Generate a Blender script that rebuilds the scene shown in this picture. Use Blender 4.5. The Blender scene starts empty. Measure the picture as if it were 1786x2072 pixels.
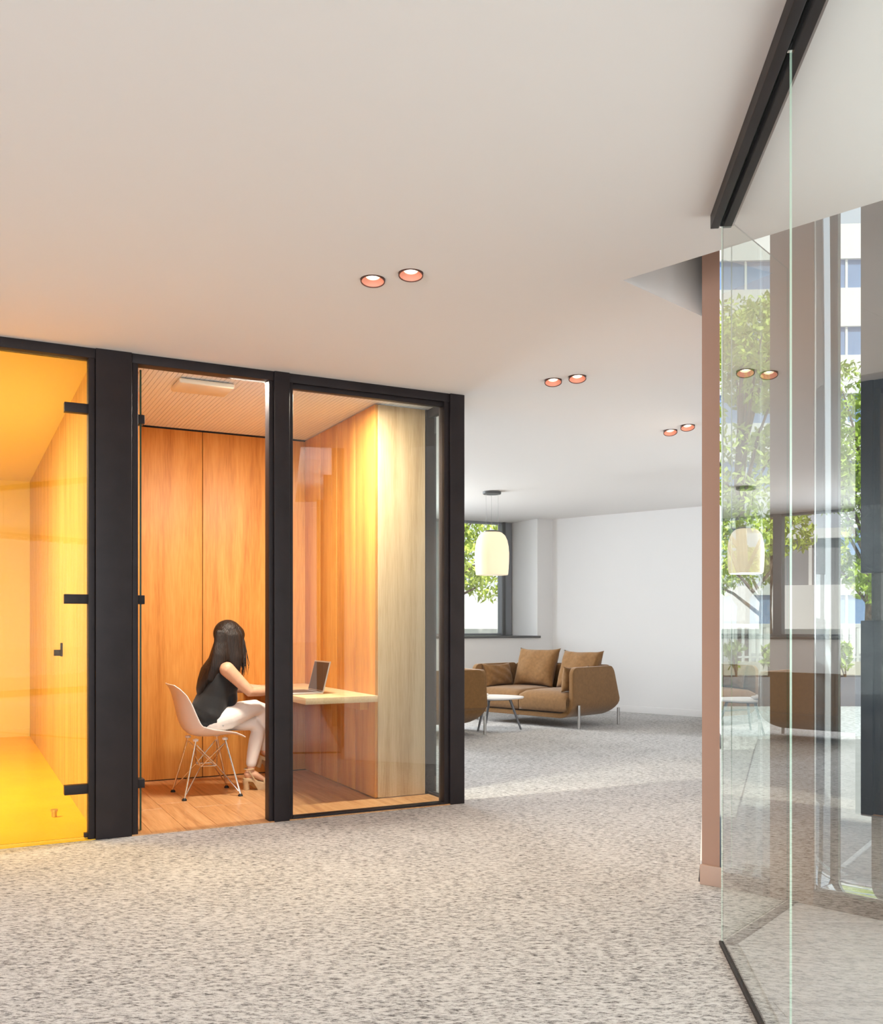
import bpy, bmesh, math, random
from mathutils import Vector, Matrix, Euler
random.seed(7)
SC = bpy.context.scene
COL = SC.collection
R = math.radians

# ---------------------------------------------------------------- camera, sky, sun, daylight, exposure
cd = bpy.data.cameras.new('camera'); cam = bpy.data.objects.new('camera', cd); COL.objects.link(cam)
cam.location = (0, 0, 1.18); cam.rotation_euler = (R(90), 0, 0)
cd.sensor_fit = 'HORIZONTAL'; cd.sensor_width = 36; cd.lens = 36 * 1902 / 1786
cd.shift_y = (1265 - 1036) / 1786; cd.clip_end = 300; cd.clip_start = 0.02
SC.camera = cam
SC.view_settings.view_transform = 'Standard'; SC.view_settings.look = 'None'
SC.view_settings.gamma = 1; SC.view_settings.use_curve_mapping = False
SC.view_settings.exposure = 0.22
w = bpy.data.worlds.new('world'); SC.world = w; w.use_nodes = True
nt = w.node_tree; nt.nodes.clear()
_o = nt.nodes.new('ShaderNodeOutputWorld'); _b = nt.nodes.new('ShaderNodeBackground')
_r = nt.nodes.new('ShaderNodeValToRGB'); _s = nt.nodes.new('ShaderNodeSeparateXYZ'); _t = nt.nodes.new('ShaderNodeTexCoord')
nt.links.new(_t.outputs['Generated'], _s.inputs[0]); nt.links.new(_s.outputs['Z'], _r.inputs[0])
_r.color_ramp.elements[0].position = 0.0; _r.color_ramp.elements[0].color = (0.93, 0.95, 1, 1)
_r.color_ramp.elements[1].position = 0.9; _r.color_ramp.elements[1].color = (0.62, 0.78, 1, 1)
nt.links.new(_r.outputs[0], _b.inputs[0]); nt.links.new(_b.outputs[0], _o.inputs[0])
_b.inputs[1].default_value = 1.0
SC.cycles.transparent_max_bounces = 32; SC.cycles.caustics_reflective = False; SC.cycles.caustics_refractive = False
SC.cycles.diffuse_bounces = 5; SC.cycles.sample_clamp_indirect = 6.0

def lamp(name, kind, loc, energy, color=(1, 1, 1), rot=(0, 0, 0), parent=None, **kw):
    l = bpy.data.lights.new(name, kind); l.energy = energy; l.color = color
    for k, v in kw.items(): setattr(l, k, v)
    o = bpy.data.objects.new(name, l); COL.objects.link(o); o.location = loc; o.rotation_euler = rot; o.parent = parent
    return o
lamp('sun', 'SUN', (0, 0, 20), 4.6, (1, .93, .82), (R(38), R(-12), R(20)), angle=R(2))
# area lamps added for daylight: fill through unseen glazing behind the viewpoint, through the lounge window and through the courtyard glazing
lamp('daylight_fill_rear', 'AREA', (-2.0, -4.3, 1.5), 370, (.92, .95, 1), (R(90), 0, 0), shape='RECTANGLE', size=9, size_y=2.4)
lamp('daylight_lounge', 'AREA', (-2.66, 12.3, 1.86), 400, (.86, .93, 1), (R(-90), 0, R(27.3)), shape='RECTANGLE', size=2.2, size_y=1.5)
lamp('daylight_court', 'AREA', (3.55, 2.15, 1.85), 160, (.98, .98, 1), (R(90), 0, R(135)), shape='RECTANGLE', size=3.6, size_y=3.2)

# ---------------------------------------------------------------- materials
def newmat(name):
    m = bpy.data.materials.new(name); m.use_nodes = True
    t = m.node_tree; t.nodes.clear()
    out = t.nodes.new('ShaderNodeOutputMaterial')
    return m, t, out
def mat(name, col, rough=.5, metal=0, spec=.5, noise=0, nscale=20, bump=0, bscale=200, stretch=(1, 1, 1), emit=0, sheen=0, coat=0):
    m, t, out = newmat(name)
    b = t.nodes.new('ShaderNodeBsdfPrincipled'); t.links.new(b.outputs[0], out.inputs[0])
    b.inputs['Base Color'].default_value = (*col, 1); b.inputs['Roughness'].default_value = rough
    b.inputs['Metallic'].default_value = metal; b.inputs['Specular IOR Level'].default_value = spec
    b.inputs['Sheen Weight'].default_value = sheen; b.inputs['Coat Weight'].default_value = coat
    tc = t.nodes.new('ShaderNodeTexCoord'); mp = t.nodes.new('ShaderNodeMapping'); mp.inputs['Scale'].default_value = stretch
    t.links.new(tc.outputs['Object'], mp.inputs[0])
    if noise:
        n = t.nodes.new('ShaderNodeTexNoise'); n.inputs['Scale'].default_value = nscale; n.inputs['Detail'].default_value = 5
        r = t.nodes.new('ShaderNodeValToRGB'); t.links.new(mp.outputs[0], n.inputs['Vector']); t.links.new(n.outputs[0], r.inputs[0])
        r.color_ramp.elements[0].position = .3; r.color_ramp.elements[1].position = .7
        r.color_ramp.elements[0].color = (*[c * (1 - noise) for c in col], 1)
        r.color_ramp.elements[1].color = (*[min(1, c * (1 + noise)) for c in col], 1)
        t.links.new(r.outputs[0], b.inputs['Base Color'])
    if bump:
        n2 = t.nodes.new('ShaderNodeTexNoise'); n2.inputs['Scale'].default_value = bscale; n2.inputs['Detail'].default_value = 3
        bp = t.nodes.new('ShaderNodeBump'); bp.inputs['Strength'].default_value = bump; bp.inputs['Distance'].default_value = .01
        t.links.new(mp.outputs[0], n2.inputs['Vector']); t.links.new(n2.outputs[0], bp.inputs['Height']); t.links.new(bp.outputs[0], b.inputs['Normal'])
    if emit:
        b.inputs['Emission Color'].default_value = (*col, 1); b.inputs['Emission Strength'].default_value = emit
    return m
def wood(name, c1, c2, c3, axis='Z', rough=.45, scale=1.0, figure=.5):
    """long grain along axis; every board reads another piece of the texture"""
    m, t, out = newmat(name)
    b = t.nodes.new('ShaderNodeBsdfPrincipled'); t.links.new(b.outputs[0], out.inputs[0]); b.inputs['Roughness'].default_value = rough
    b.inputs['Specular IOR Level'].default_value = .35
    tc = t.nodes.new('ShaderNodeTexCoord'); oi = t.nodes.new('ShaderNodeObjectInfo')
    mul = t.nodes.new('ShaderNodeMath'); mul.operation = 'MULTIPLY'; mul.inputs[1].default_value = 37.0
    t.links.new(oi.outputs['Random'], mul.inputs[0])
    add = t.nodes.new('ShaderNodeVectorMath'); add.operation = 'ADD'
    t.links.new(tc.outputs['Object'], add.inputs[0]); t.links.new(mul.outputs[0], add.inputs[1])
    st = {'X': (.06, 1, 1), 'Y': (1, .06, 1), 'Z': (1, 1, .06)}[axis]
    mp = t.nodes.new('ShaderNodeMapping'); mp.inputs['Scale'].default_value = [s * scale for s in st]
    t.links.new(add.outputs[0], mp.inputs[0])
    n1 = t.nodes.new('ShaderNodeTexNoise'); n1.inputs['Scale'].default_value = 7; n1.inputs['Detail'].default_value = 3; n1.inputs['Distortion'].default_value = figure
    n2 = t.nodes.new('ShaderNodeTexNoise'); n2.inputs['Scale'].default_value = 110; n2.inputs['Detail'].default_value = 4
    t.links.new(mp.outputs[0], n1.inputs['Vector']); t.links.new(mp.outputs[0], n2.inputs['Vector'])
    mx = t.nodes.new('ShaderNodeMix'); mx.data_type = 'FLOAT'; mx.inputs[0].default_value = .38
    t.links.new(n1.outputs[0], mx.inputs[2]); t.links.new(n2.outputs[0], mx.inputs[3])
    r = t.nodes.new('ShaderNodeValToRGB'); t.links.new(mx.outputs[0], r.inputs[0])
    r.color_ramp.elements[0].position = .34; r.color_ramp.elements[0].color = (*c1, 1)
    r.color_ramp.elements[1].position = .66; r.color_ramp.elements[1].color = (*c3, 1)
    e = r.color_ramp.elements.new(.5); e.color = (*c2, 1)
    t.links.new(r.outputs[0], b.inputs['Base Color'])
    bp = t.nodes.new('ShaderNodeBump'); bp.inputs['Strength'].default_value = .08; bp.inputs['Distance'].default_value = .004
    t.links.new(n2.outputs[0], bp.inputs['Height']); t.links.new(bp.outputs[0], b.inputs['Normal'])
    return m
def glass(name, tint=(.93, .97, .95), k=1.45):
    """architectural pane: clear (tinted) transmission plus mirror reflection from the outer faces after Fresnel"""
    m, t, out = newmat(name)
    fr = t.nodes.new('ShaderNodeFresnel'); fr.inputs[0].default_value = 1.5
    geo = t.nodes.new('ShaderNodeNewGeometry')
    inv = t.nodes.new('ShaderNodeMath'); inv.operation = 'SUBTRACT'; inv.inputs[0].default_value = 1; t.links.new(geo.outputs['Backfacing'], inv.inputs[1])
    m1 = t.nodes.new('ShaderNodeMath'); m1.operation = 'MULTIPLY'; m1.use_clamp = True; m1.inputs[1].default_value = k; t.links.new(fr.outputs[0], m1.inputs[0])
    m2 = t.nodes.new('ShaderNodeMath'); m2.operation = 'MULTIPLY'; t.links.new(m1.outputs[0], m2.inputs[0]); t.links.new(inv.outputs[0], m2.inputs[1])
    tr = t.nodes.new('ShaderNodeBsdfTransparent'); tr.inputs[0].default_value = (*[math.sqrt(c) for c in tint], 1)
    gl = t.nodes.new('ShaderNodeBsdfGlossy'); gl.inputs['Roughness'].default_value = 0.0; gl.inputs[0].default_value = (1, 1, 1, 1)
    mx = t.nodes.new('ShaderNodeMixShader'); t.links.new(m2.outputs[0], mx.inputs[0]); t.links.new(tr.outputs[0], mx.inputs[1]); t.links.new(gl.outputs[0], mx.inputs[2])
    t.links.new(mx.outputs[0], out.inputs[0])
    return m
def carpet_mat():
    m, t, out = newmat('carpet')
    b = t.nodes.new('ShaderNodeBsdfPrincipled'); t.links.new(b.outputs[0], out.inputs[0]); b.inputs['Roughness'].default_value = .95
    b.inputs['Specular IOR Level'].default_value = .1; b.inputs['Sheen Weight'].default_value = .1
    tc = t.nodes.new('ShaderNodeTexCoord')
    def noise(scale, det, st, rot=0):
        mp = t.nodes.new('ShaderNodeMapping'); mp.inputs['Scale'].default_value = st; mp.inputs['Rotation'].default_value = (0, 0, rot)
        t.links.new(tc.outputs['Object'], mp.inputs[0])
        n = t.nodes.new('ShaderNodeTexNoise'); n.inputs['Scale'].default_value = scale; n.inputs['Detail'].default_value = det; n.inputs['Roughness'].default_value = .7
        t.links.new(mp.outputs[0], n.inputs['Vector']); return n
    a = noise(22, 4, (1, 2.6, 1), R(-3)); c = noise(80, 3, (.55, 3.2, 1), R(-3)); d = noise(260, 1, (1, 1, 1)); g = noise(3.0, 2, (1, 1, 1))
    def math_(op, x, y, cl=False):
        n = t.nodes.new('ShaderNodeMath'); n.operation = op; n.use_clamp = cl
        for i, v in enumerate((x, y)):
            if isinstance(v, (int, float)): n.inputs[i].default_value = v
            else: t.links.new(v, n.inputs[i])
        return n.outputs[0]
    s = math_('ADD', math_('MULTIPLY', a.outputs[0], .40), math_('MULTIPLY', c.outputs[0], .48))
    s = math_('ADD', s, math_('MULTIPLY', d.outputs[0], .10)); s = math_('ADD', s, math_('MULTIPLY', g.outputs[0], .06))
    r = t.nodes.new('ShaderNodeValToRGB'); t.links.new(s, r.inputs[0])
    els = r.color_ramp.elements
    els[0].position = .415; els[0].color = (.045, .04, .04, 1)
    els[1].position = .60; els[1].color = (.63, .61, .595, 1)
    e = els.new(.475); e.color = (.22, .20, .19, 1); e = els.new(.525); e.color = (.55, .53, .515, 1)
    t.links.new(r.outputs[0], b.inputs['Base Color'])
    bp = t.nodes.new('ShaderNodeBump'); bp.inputs['Strength'].default_value = .35; bp.inputs['Distance'].default_value = .006
    t.links.new(s, bp.inputs['Height']); t.links.new(bp.outputs[0], b.inputs['Normal'])
    return m
M = dict(
    white=mat('white_plaster', (.80, .785, .775), .9, spec=.2, bump=.03, bscale=60),
    ceil=mat('ceiling_paint', (.83, .80, .775), .95, spec=.1, bump=.02, bscale=40),
    tan=mat('tan_plaster', (.40, .25, .19), .85, spec=.2, bump=.03, bscale=60),
    tanbase=mat('tan_skirting', (.48, .33, .26), .6),
    black=mat('black_metal', (.020, .015, .016), .5, spec=.28, noise=.2, nscale=6),
    bronze=mat('bronze_metal', (.045, .026, .018), .45, spec=.5),
    brownpost=mat('brown_wall_strip', (.17, .095, .062), .7),
    navy=mat('dark_blue_panel', (.022, .032, .055), .35), lilac=mat('grey_panel', (.28, .26, .27), .7),
    seal=mat('black_seal', (.006, .006, .006), .6),
    edge=mat('glass_edge', (.55, .75, .60), .15, spec=.8),
    edgedark=mat('glass_edge_dark', (.02, .06, .03), .2),
    steel=mat('polished_steel', (.72, .73, .74), .06, 1),
    chrome=mat('chrome', (.85, .85, .85), .12, 1),
    brushed=mat('brushed_steel', (.50, .49, .48), .32, 1),
    carpet=carpet_mat(),
    oak=wood('oak_veneer', (.47, .18, .036), (.62, .275, .060), (.70, .35, .09), 'Z', figure=.9),
    oaklightened=wood('oak_lightened_veneer', (.46, .30, .15), (.58, .41, .23), (.66, .49, .30), 'Z', figure=1.2),  # lightened oak: daylight on the booth end panel is put into the colour
    oakdesk=wood('oak_desk', (.56, .37, .19), (.68, .47, .26), (.76, .55, .33), 'Y'),
    oakfloor=wood('oak_floor', (.36, .165, .065), (.53, .28, .12), (.63, .37, .18), 'Y', rough=.35, figure=2.2),
    greyfloor=wood('grey_wood_floor', (.33, .295, .295), (.46, .42, .42), (.55, .51, .51), 'X', rough=.4, figure=.8),
    yellow=mat('yellow_floor', (.92, .54, .015), .28, spec=.5, noise=.06, nscale=3),
    cream=mat('cream_wall', (.85, .80, .62), .85),
    slat=mat('ceiling_slat', (.90, .93, .97), .8), slatgap=mat('slat_gap', (.40, .42, .46), .9),
    glass=glass('clear_glass', (.90, .965, .93)), gclear=glass('window_glass', (.96, .98, .97)), gbooth=glass('booth_glass', (.92, .955, .93), 2.3), gyellow=glass('yellow_glass', (1, .75, .28), 1.2),
    brown=mat('brown_felt', (.215, .108, .038), .95, spec=.1, noise=.10, nscale=35, bump=.15, bscale=350, sheen=.3),
    browncush=mat('brown_linen', (.225, .118, .048), .95, spec=.1, noise=.12, nscale=30, bump=.2, bscale=300, sheen=.2),
    lampglass=mat('opal_glass', (.86, .74, .50), .3, emit=.5),
    lampon=mat('lamp_lens', (1, .97, .85), .3, emit=3.0),
    salmon=mat('salmon_reflector', (.95, .40, .28), .45), rim=mat('downlight_rim', (.10, .035, .025), .5),
    cup=mat('lamp_cup', (1, .90, .70), .4, emit=.35),
    plastic=mat('white_plastic', (.82, .77, .74), .35, spec=.5), whitetop=mat('white_laminate', (.82, .80, .79), .3),
    tableleg=mat('grey_table_leg', (.16, .16, .17), .4, .6), darkgrey=mat('dark_grey_metal', (.10, .10, .10), .45),
    skin=mat('skin', (.62, .35, .22), .5, noise=.06, nscale=25), hair=mat('dark_hair', (.014, .008, .006), .5, spec=.3, noise=.5, nscale=60, stretch=(1, 1, .08), bump=.5, bscale=120),
    top=mat('black_fabric', (.009, .010, .012), .85, bump=.25, bscale=14, sheen=.1), trousers=mat('white_denim', (.80, .745, .70), .85, bump=.25, bscale=12),
    shoe=mat('beige_suede', (.52, .36, .20), .75, noise=.1, nscale=40), eye=mat('eye_dark', (.02, .015, .012), .2), lip=mat('lips', (.42, .14, .11), .45),
    laptop=mat('laptop_metal', (.50, .47, .45), .35, .7), screen=mat('laptop_lid', (.045, .026, .022), .4, .2),
    leaf=mat('leaf_green', (.38, .52, .06), .55, noise=.45, nscale=2.2), leafl=mat('leaf_light', (.56, .67, .13), .55, noise=.35, nscale=2.0),
    leafd=mat('leaf_dark', (.07, .17, .06), .5, noise=.4, nscale=4), bark=mat('bark', (.20, .14, .10), .9, noise=.4, nscale=12),
    bldg=mat('building_cladding', (.80, .80, .79), .8), bglass=mat('building_glass', (.20, .31, .52), .1, spec=.9), conc=mat('concrete', (.50, .48, .45), .9, noise=.15, nscale=4),
    fence=mat('fence_white', (.72, .72, .71), .6), planter=mat('planter_grey', (.20, .20, .235), .7), soil=mat('soil', (.06, .04, .03), 1),
    gravel=mat('white_gravel', (.70, .71, .72), .95, noise=.35, nscale=22, bump=.8, bscale=30), paving=mat('grey_paving', (.40, .395, .39), .9, noise=.08, nscale=5),
    wallgreen=mat('garden_wall', (.62, .58, .50), .9), led=mat('green_led', (.3, 1, .3), .4, emit=2.0), offwhite=mat('off_white_plastic', (.78, .70, .55), .5),
    reflwin=mat('grey_frame', (.28, .29, .31), .5), slot=mat('slot_dark', (.05, .03, .01), .9),
)

# ---------------------------------------------------------------- mesh helpers
class MB:
    def __init__(s): s.v = []; s.f = []; s.mi = []; s.cur = 0
    def add(s, vs, fs):
        o = len(s.v); s.v += [tuple(v) for v in vs]; s.f += [tuple(i + o for i in f) for f in fs]; s.mi += [s.cur] * len(fs); return s
    def box(s, x0, x1, y0, y1, z0, z1, rot=None, at=(0, 0, 0)):
        vs = [Vector((x, y, z)) for z in (z0, z1) for x, y in ((x0, y0), (x1, y0), (x1, y1), (x0, y1))]
        if rot is not None: vs = [rot @ v for v in vs]
        vs = [v + Vector(at) for v in vs]
        return s.add(vs, [(3, 2, 1, 0), (4, 5, 6, 7), (0, 1, 5, 4), (1, 2, 6, 5), (2, 3, 7, 6), (3, 0, 4, 7)])
    def prism(s, poly, z0, z1):
        n = len(poly)
        a = sum(poly[i][0] * poly[(i + 1) % n][1] - poly[(i + 1) % n][0] * poly[i][1] for i in range(n))
        if a < 0: poly = poly[::-1]
        vs = [(x, y, z0) for x, y in poly] + [(x, y, z1) for x, y in poly]
        return s.add(vs, [tuple(range(n - 1, -1, -1)), tuple(range(n, 2 * n))] + [(i, (i + 1) % n, n + (i + 1) % n, n + i) for i in range(n)])
    def tube(s, pts, r, seg=8, caps=True):
        pts = [Vector(p) for p in pts]; n = len(pts)
        rs = r if isinstance(r, (list, tuple)) else [r] * n
        vs = []; up = None
        for i, p in enumerate(pts):
            t = (pts[min(i + 1, n - 1)] - pts[max(i - 1, 0)]).normalized()
            if up is None:
                up = t.orthogonal().normalized()
            up = (up - t * up.dot(t)).normalized(); b = t.cross(up)
            for k in range(seg):
                a = 2 * math.pi * k / seg; vs.append(p + (up * math.cos(a) + b * math.sin(a)) * rs[i])
        fs = [(i * seg + k, i * seg + (k + 1) % seg, (i + 1) * seg + (k + 1) % seg, (i + 1) * seg + k) for i in range(n - 1) for k in range(seg)]
        if caps: fs += [tuple(range(seg - 1, -1, -1)), tuple((n - 1) * seg + k for k in range(seg))]
        return s.add(vs, fs)
    def lathe(s, prof, seg=32, at=(0, 0, 0)):
        vs = []
        for r, z in prof:
            for k in range(seg):
                a = 2 * math.pi * k / seg; vs.append((at[0] + r * math.cos(a), at[1] + r * math.sin(a), at[2] + z))
        n = len(prof)
        fs = [(i * seg + k, i * seg + (k + 1) % seg, (i + 1) * seg + (k + 1) % seg, (i + 1) * seg + k) for i in range(n - 1) for k in range(seg)]
        return s.add(vs, fs)
    def ell(s, c, rx, ry, rz, seg=16, rings=10, rot=None):
        vs = []
        for i in range(rings + 1):
            ph = math.pi * i / rings - math.pi / 2
            rr = max(math.cos(ph), 1e-4)
            for k in range(seg):
                a = 2 * math.pi * k / seg
                v = Vector((rx * rr * math.cos(a), ry * rr * math.sin(a), rz * math.sin(ph)))
                if rot is not None: v = rot @ v
                vs.append(v + Vector(c))
        fs = [(i * seg + k, i * seg + (k + 1) % seg, (i + 1) * seg + (k + 1) % seg, (i + 1) * seg + k) for i in range(rings) for k in range(seg)]
        return s.add(vs, fs)
    def limb(s, chain, seg=14):
        """chain of (point, radius across, radius in depth): rings with round ends"""
        pts = [Vector(c[0]) for c in chain]; n = len(pts)
        rings = []
        def ring(p, t, ra, rb):
            side = Vector((0, 1, 0)); side = side - t * side.dot(t)
            if side.length < .05: side = Vector((1, 0, 0)) - t * t.x
            side.normalize(); b = t.cross(side)
            return [p + side * ra * math.cos(2 * math.pi * k / seg) + b * rb * math.sin(2 * math.pi * k / seg) for k in range(seg)]
        for i in range(n):
            t = (pts[min(i + 1, n - 1)] - pts[max(i - 1, 0)]).normalized()
            ra, rb = chain[i][1], chain[i][2] if len(chain[i]) > 2 else chain[i][1]
            if i == 0:
                for q in (.99, .75, .4): rings.append(ring(pts[0] - t * min(ra, rb) * q, t, ra * math.sqrt(1 - q * q), rb * math.sqrt(1 - q * q)))
            rings.append(ring(pts[i], t, ra, rb))
            if i == n - 1:
                for q in (.4, .75, .99): rings.append(ring(pts[i] + t * min(ra, rb) * q, t, ra * math.sqrt(1 - q * q), rb * math.sqrt(1 - q * q)))
        m = len(rings); vs = [v for r in rings for v in r]
        fs = [(i * seg + k, i * seg + (k + 1) % seg, (i + 1) * seg + (k + 1) % seg, (i + 1) * seg + k) for i in range(m - 1) for k in range(seg)]
        fs += [tuple(range(seg - 1, -1, -1)), tuple((m - 1) * seg + k for k in range(seg))]
        return s.add(vs, fs)
    def grid(s, fn, nu, nv):
        vs = [fn(i / nu, j / nv) for i in range(nu + 1) for j in range(nv + 1)]
        return s.add(vs, [(i * (nv + 1) + j, (i + 1) * (nv + 1) + j, (i + 1) * (nv + 1) + j + 1, i * (nv + 1) + j + 1) for i in range(nu) for j in range(nv)])
    def build(s, name, mats, parent=None, loc=None, smooth=False, bevel=0, solid=0, sub=0, remesh=0, label=None, smoothit=0, keep=False):
        me = bpy.data.meshes.new(name); me.from_pydata(s.v, [], s.f)
        for m in (mats if isinstance(mats, (list, tuple)) else [mats]): me.materials.append(m)
        if any(s.mi): me.polygons.foreach_set('material_index', s.mi)
        bm = bmesh.new(); bm.from_mesh(me); bmesh.ops.recalc_face_normals(bm, faces=bm.faces); bm.to_mesh(me); bm.free()
        o = bpy.data.objects.new(name, me); COL.objects.link(o); o.parent = parent
        if loc is not None: o.location = loc
        mods = False
        if solid: x = o.modifiers.new('s', 'SOLIDIFY'); x.thickness = solid; x.offset = 0; mods = True
        if bevel: x = o.modifiers.new('b', 'BEVEL'); x.width = bevel; x.segments = 3; x.limit_method = 'ANGLE'; x.angle_limit = R(40); mods = True
        if remesh: x = o.modifiers.new('r', 'REMESH'); x.mode = 'VOXEL'; x.voxel_size = remesh; mods = True
        if smoothit: x = o.modifiers.new('m', 'SMOOTH'); x.iterations = smoothit; x.factor = .5; mods = True
        if sub: x = o.modifiers.new('u', 'SUBSURF'); x.levels = sub; x.render_levels = sub; mods = True
        if mods:
            dg = bpy.context.evaluated_depsgraph_get(); dg.update()
            nm = bpy.data.meshes.new_from_object(o.evaluated_get(dg)); o.modifiers.clear(); o.data = nm; bpy.data.meshes.remove(me); nm.name = name; me = nm
        if smooth or remesh or sub or bevel:
            me.polygons.foreach_set('use_smooth', [True] * len(me.polygons))
            if not (remesh or sub): me.set_sharp_from_angle(angle=R(35))
        if label: o['label'] = label
        return o
def empty(name, loc=(0, 0, 0), rz=0):
    o = bpy.data.objects.new(name, None); COL.objects.link(o); o.location = loc; o.rotation_euler = (0, 0, rz); o.empty_display_size = .1
    return o
def tag(o, label, cat, group=None):
    o['label'] = label; o['category'] = cat
    if group: o['group'] = group
    return o
def struct(o, label=None, cat=None):
    o['kind'] = 'structure'
    if label: o['label'] = label
    if cat: o['category'] = cat
    return o
def copy_tree(o, parent=None):
    c = o.copy(); COL.objects.link(c); c.parent = parent
    for ch in list(o.children): copy_tree(ch, c)
    return c
def pane(name, x0, x1, y0, y1, z0, z1, gm, em, parent):
    """glass sheet: large faces glass, narrow faces polished edge"""
    mb = MB().box(x0, x1, y0, y1, z0, z1)
    dx, dy = x1 - x0, y1 - y0
    mb.mi = [1, 1, 0, 1, 0, 1] if dx > dy else [1, 1, 1, 0, 1, 0]
    return mb.build(name, [gm, em], parent)
H = 2.703
# booth frame: s along the glazed front, w into the booth
A = Vector((-2.326, 4.954)); BR = R(27.3); bd = Vector((math.cos(BR), math.sin(BR))); bn = Vector((-bd.y, bd.x))
def B(s, w_, z=0): p = A + bd * s + bn * w_; return Vector((p.x, p.y, z))
def BP(s, w_): p = A + bd * s + bn * w_; return (p.x, p.y)
# courtyard glazing frame: u along the front, q outwards
F0 = Vector((1.177, 4.315)); q45 = math.sqrt(.5)
def F(u, q, z=0): return Vector((F0.x + q45 * (u + q), F0.y + q45 * (q - u), z))
# lounge window wall: t along d from the far corner (negative goes to the wall's other end), w outwards
C0 = Vector((1.60, 13.54))
K = Vector((1.037, 3.48)); E2 = Vector((1.475, 4.01))

# ---------------------------------------------------------------- floors, ceiling, walls
def poly_floor(name, poly, z0, z1, m): return struct(MB().prism(poly, z0, z1).build(name, m))
wr0 = F(.020, 0).xy; wrd = Vector((math.sin(R(15.9)), math.cos(R(15.9))))
wr1 = wr0 + wrd * 8.0
carp = [(-9.5, -5.0), (6.2, -5.0), (6.2, -.7), tuple(F(-.02, 0).xy + Vector((0.02, 0))), (wr1.x + .1, wr1.y + .1), tuple((C0 + bn * .2).to_tuple()), tuple((C0 + bn * .2 - bd * 12).to_tuple())]
poly_floor('floor', carp, -.12, 0, M['carpet'])
L1p = lambda X: (X, 4.95 - X)
ceil = [(-9.5, -5.0), (5.9, -5.0), L1p(5.9), (.80, 4.15), (1.31, 4.66), (wr1.x + .15, wr1.y + .15), (C0 + bn * .78 + bd * .3).to_tuple(), (C0 + bn * .78 - bd * 12).to_tuple(), (-10, 4)]
co = MB().prism(ceil, H, H + .46).build('ceiling', M['ceil'])
DL = [(754, 565), (831, 553), (1119, 769), (1168, 762), (1356, 871), (1391, 861)]
dl_xy = [((px - 893) / 1902 * ((H - 1.18) * 1902 / (1265 - py)), (H - 1.18) * 1902 / (1265 - py)) for px, py in DL]
DR = .053
cut = MB()
for x, y in dl_xy: cut.lathe([(0.0005, -.05), (DR + .0015, -.05), (DR + .0015, .12), (.0005, .12)], 40, (x, y, H))
cuto = cut.build('cutter', M['salmon'])
bo = co.modifiers.new('b', 'BOOLEAN'); bo.operation = 'DIFFERENCE'; bo.object = cuto; bo.solver = 'EXACT'
dg = bpy.context.evaluated_depsgraph_get(); dg.update()
nm = bpy.data.meshes.new_from_object(co.evaluated_get(dg)); co.modifiers.clear(); co.data = nm; bpy.data.objects.remove(cuto)
struct(co)
# raised pocket over the courtyard glazing
struct(MB().prism([L1p(5.9), (.80, 4.15), (1.31, 4.66), (1.5, 4.9), tuple(F(0, .25).xy), tuple(F(6.9, .25).xy)], H + .46, H + .56).build('ceiling', M['ceil']))

# lounge walls
struct(MB().prism([(C0.x, C0.y), (wr1.x + .02, wr1.y - .02), (wr1.x + .25, wr1.y + .2), (C0.x + .2, C0.y + .25)], 0, H).build('wall_back', M['white']))
fd = Vector((wr1.x - C0.x, wr1.y - C0.y)).normalized(); fn = Vector((-fd.y, fd.x)) * -1
a0 = C0 + fn * .012; a1 = wr1 + fn * .012
struct(MB().prism([tuple(C0), tuple(wr1), tuple(a1), tuple(a0)], 0, .09).build('baseboard_back', M['white'], bevel=.003))
wo = F(.109, 0).xy
wr1o = wo + Vector((math.sin(R(15.98)), math.cos(R(15.98)))) * 7.95
wrm = MB().prism([tuple(wr0), tuple(wo), tuple(wr1o), tuple(wr1)], 0, H + .46)
wrm.mi = [0, 0, 1, 0, 0, 0]
# which side face is the court-facing end: pick it by its position
wro = wrm.build('wall_right', [M['white'], M['tan']])
for p in wro.data.polygons:
    c = p.center
    p.material_index = 1 if (c.xy - (wr0 + wo) / 2).length < .02 and abs(p.normal.z) < .5 else 0
struct(wro)
bmn = MB().prism([tuple(wr0 + Vector((-.016, -.02))), tuple(wo + Vector((.012, -.024))), tuple(wo), tuple(wr0)], 0, .09)
wb = wr0 + wrd * .06; struct(MB().prism([tuple(wb + Vector((-.009, 0))), tuple(wb), tuple(wr1), tuple(wr1 + Vector((-.009, 0)))], 0, .09).build('baseboard_right', M['white'], bevel=.002))
struct(bmn.build('baseboard_right', M['tanbase'], bevel=.002))
# window wall of the lounge
ww = empty('wall_window', (C0.x, C0.y, 0), BR); struct(ww)
MB().box(-10, 0.0, 0, .9, 0, 1.0).build('wall_panel', M['white'], ww)
MB().box(-.26, 0.3, 0, .9, 1.0, H).build('wall_panel', M['white'], ww)
MB().box(-10, -5.6, 0, .9, 1.0, H).build('wall_panel', M['white'], ww)
MB().box(-5.62, -.22, -.03, .9, 1.0, 1.03).build('sill', M['darkgrey'], ww, bevel=.004)
win = empty('window_1', (C0.x, C0.y, 0), BR); struct(win)
def wf(x0, x1, z0, z1, y0=.68, y1=.80, m='reflwin', n='frame'): return MB().box(x0, x1, y0, y1, z0, z1).build(n, M[m], win, bevel=.004)
wf(-.445, -.27, 1.03, H); wf(-.445, -.40, 1.03, H, .64, .68, 'darkgrey')
wf(-5.6, -5.5, 1.03, H)
for u in (1.42, 2.55, 4.0): wf(-u - .06, -u + .06, 1.03, H, n='mullion')
wf(-5.6, -.27, 1.03, 1.06, .69, .79); wf(-5.6, -.27, H - .03, H, .69, .79)
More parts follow.
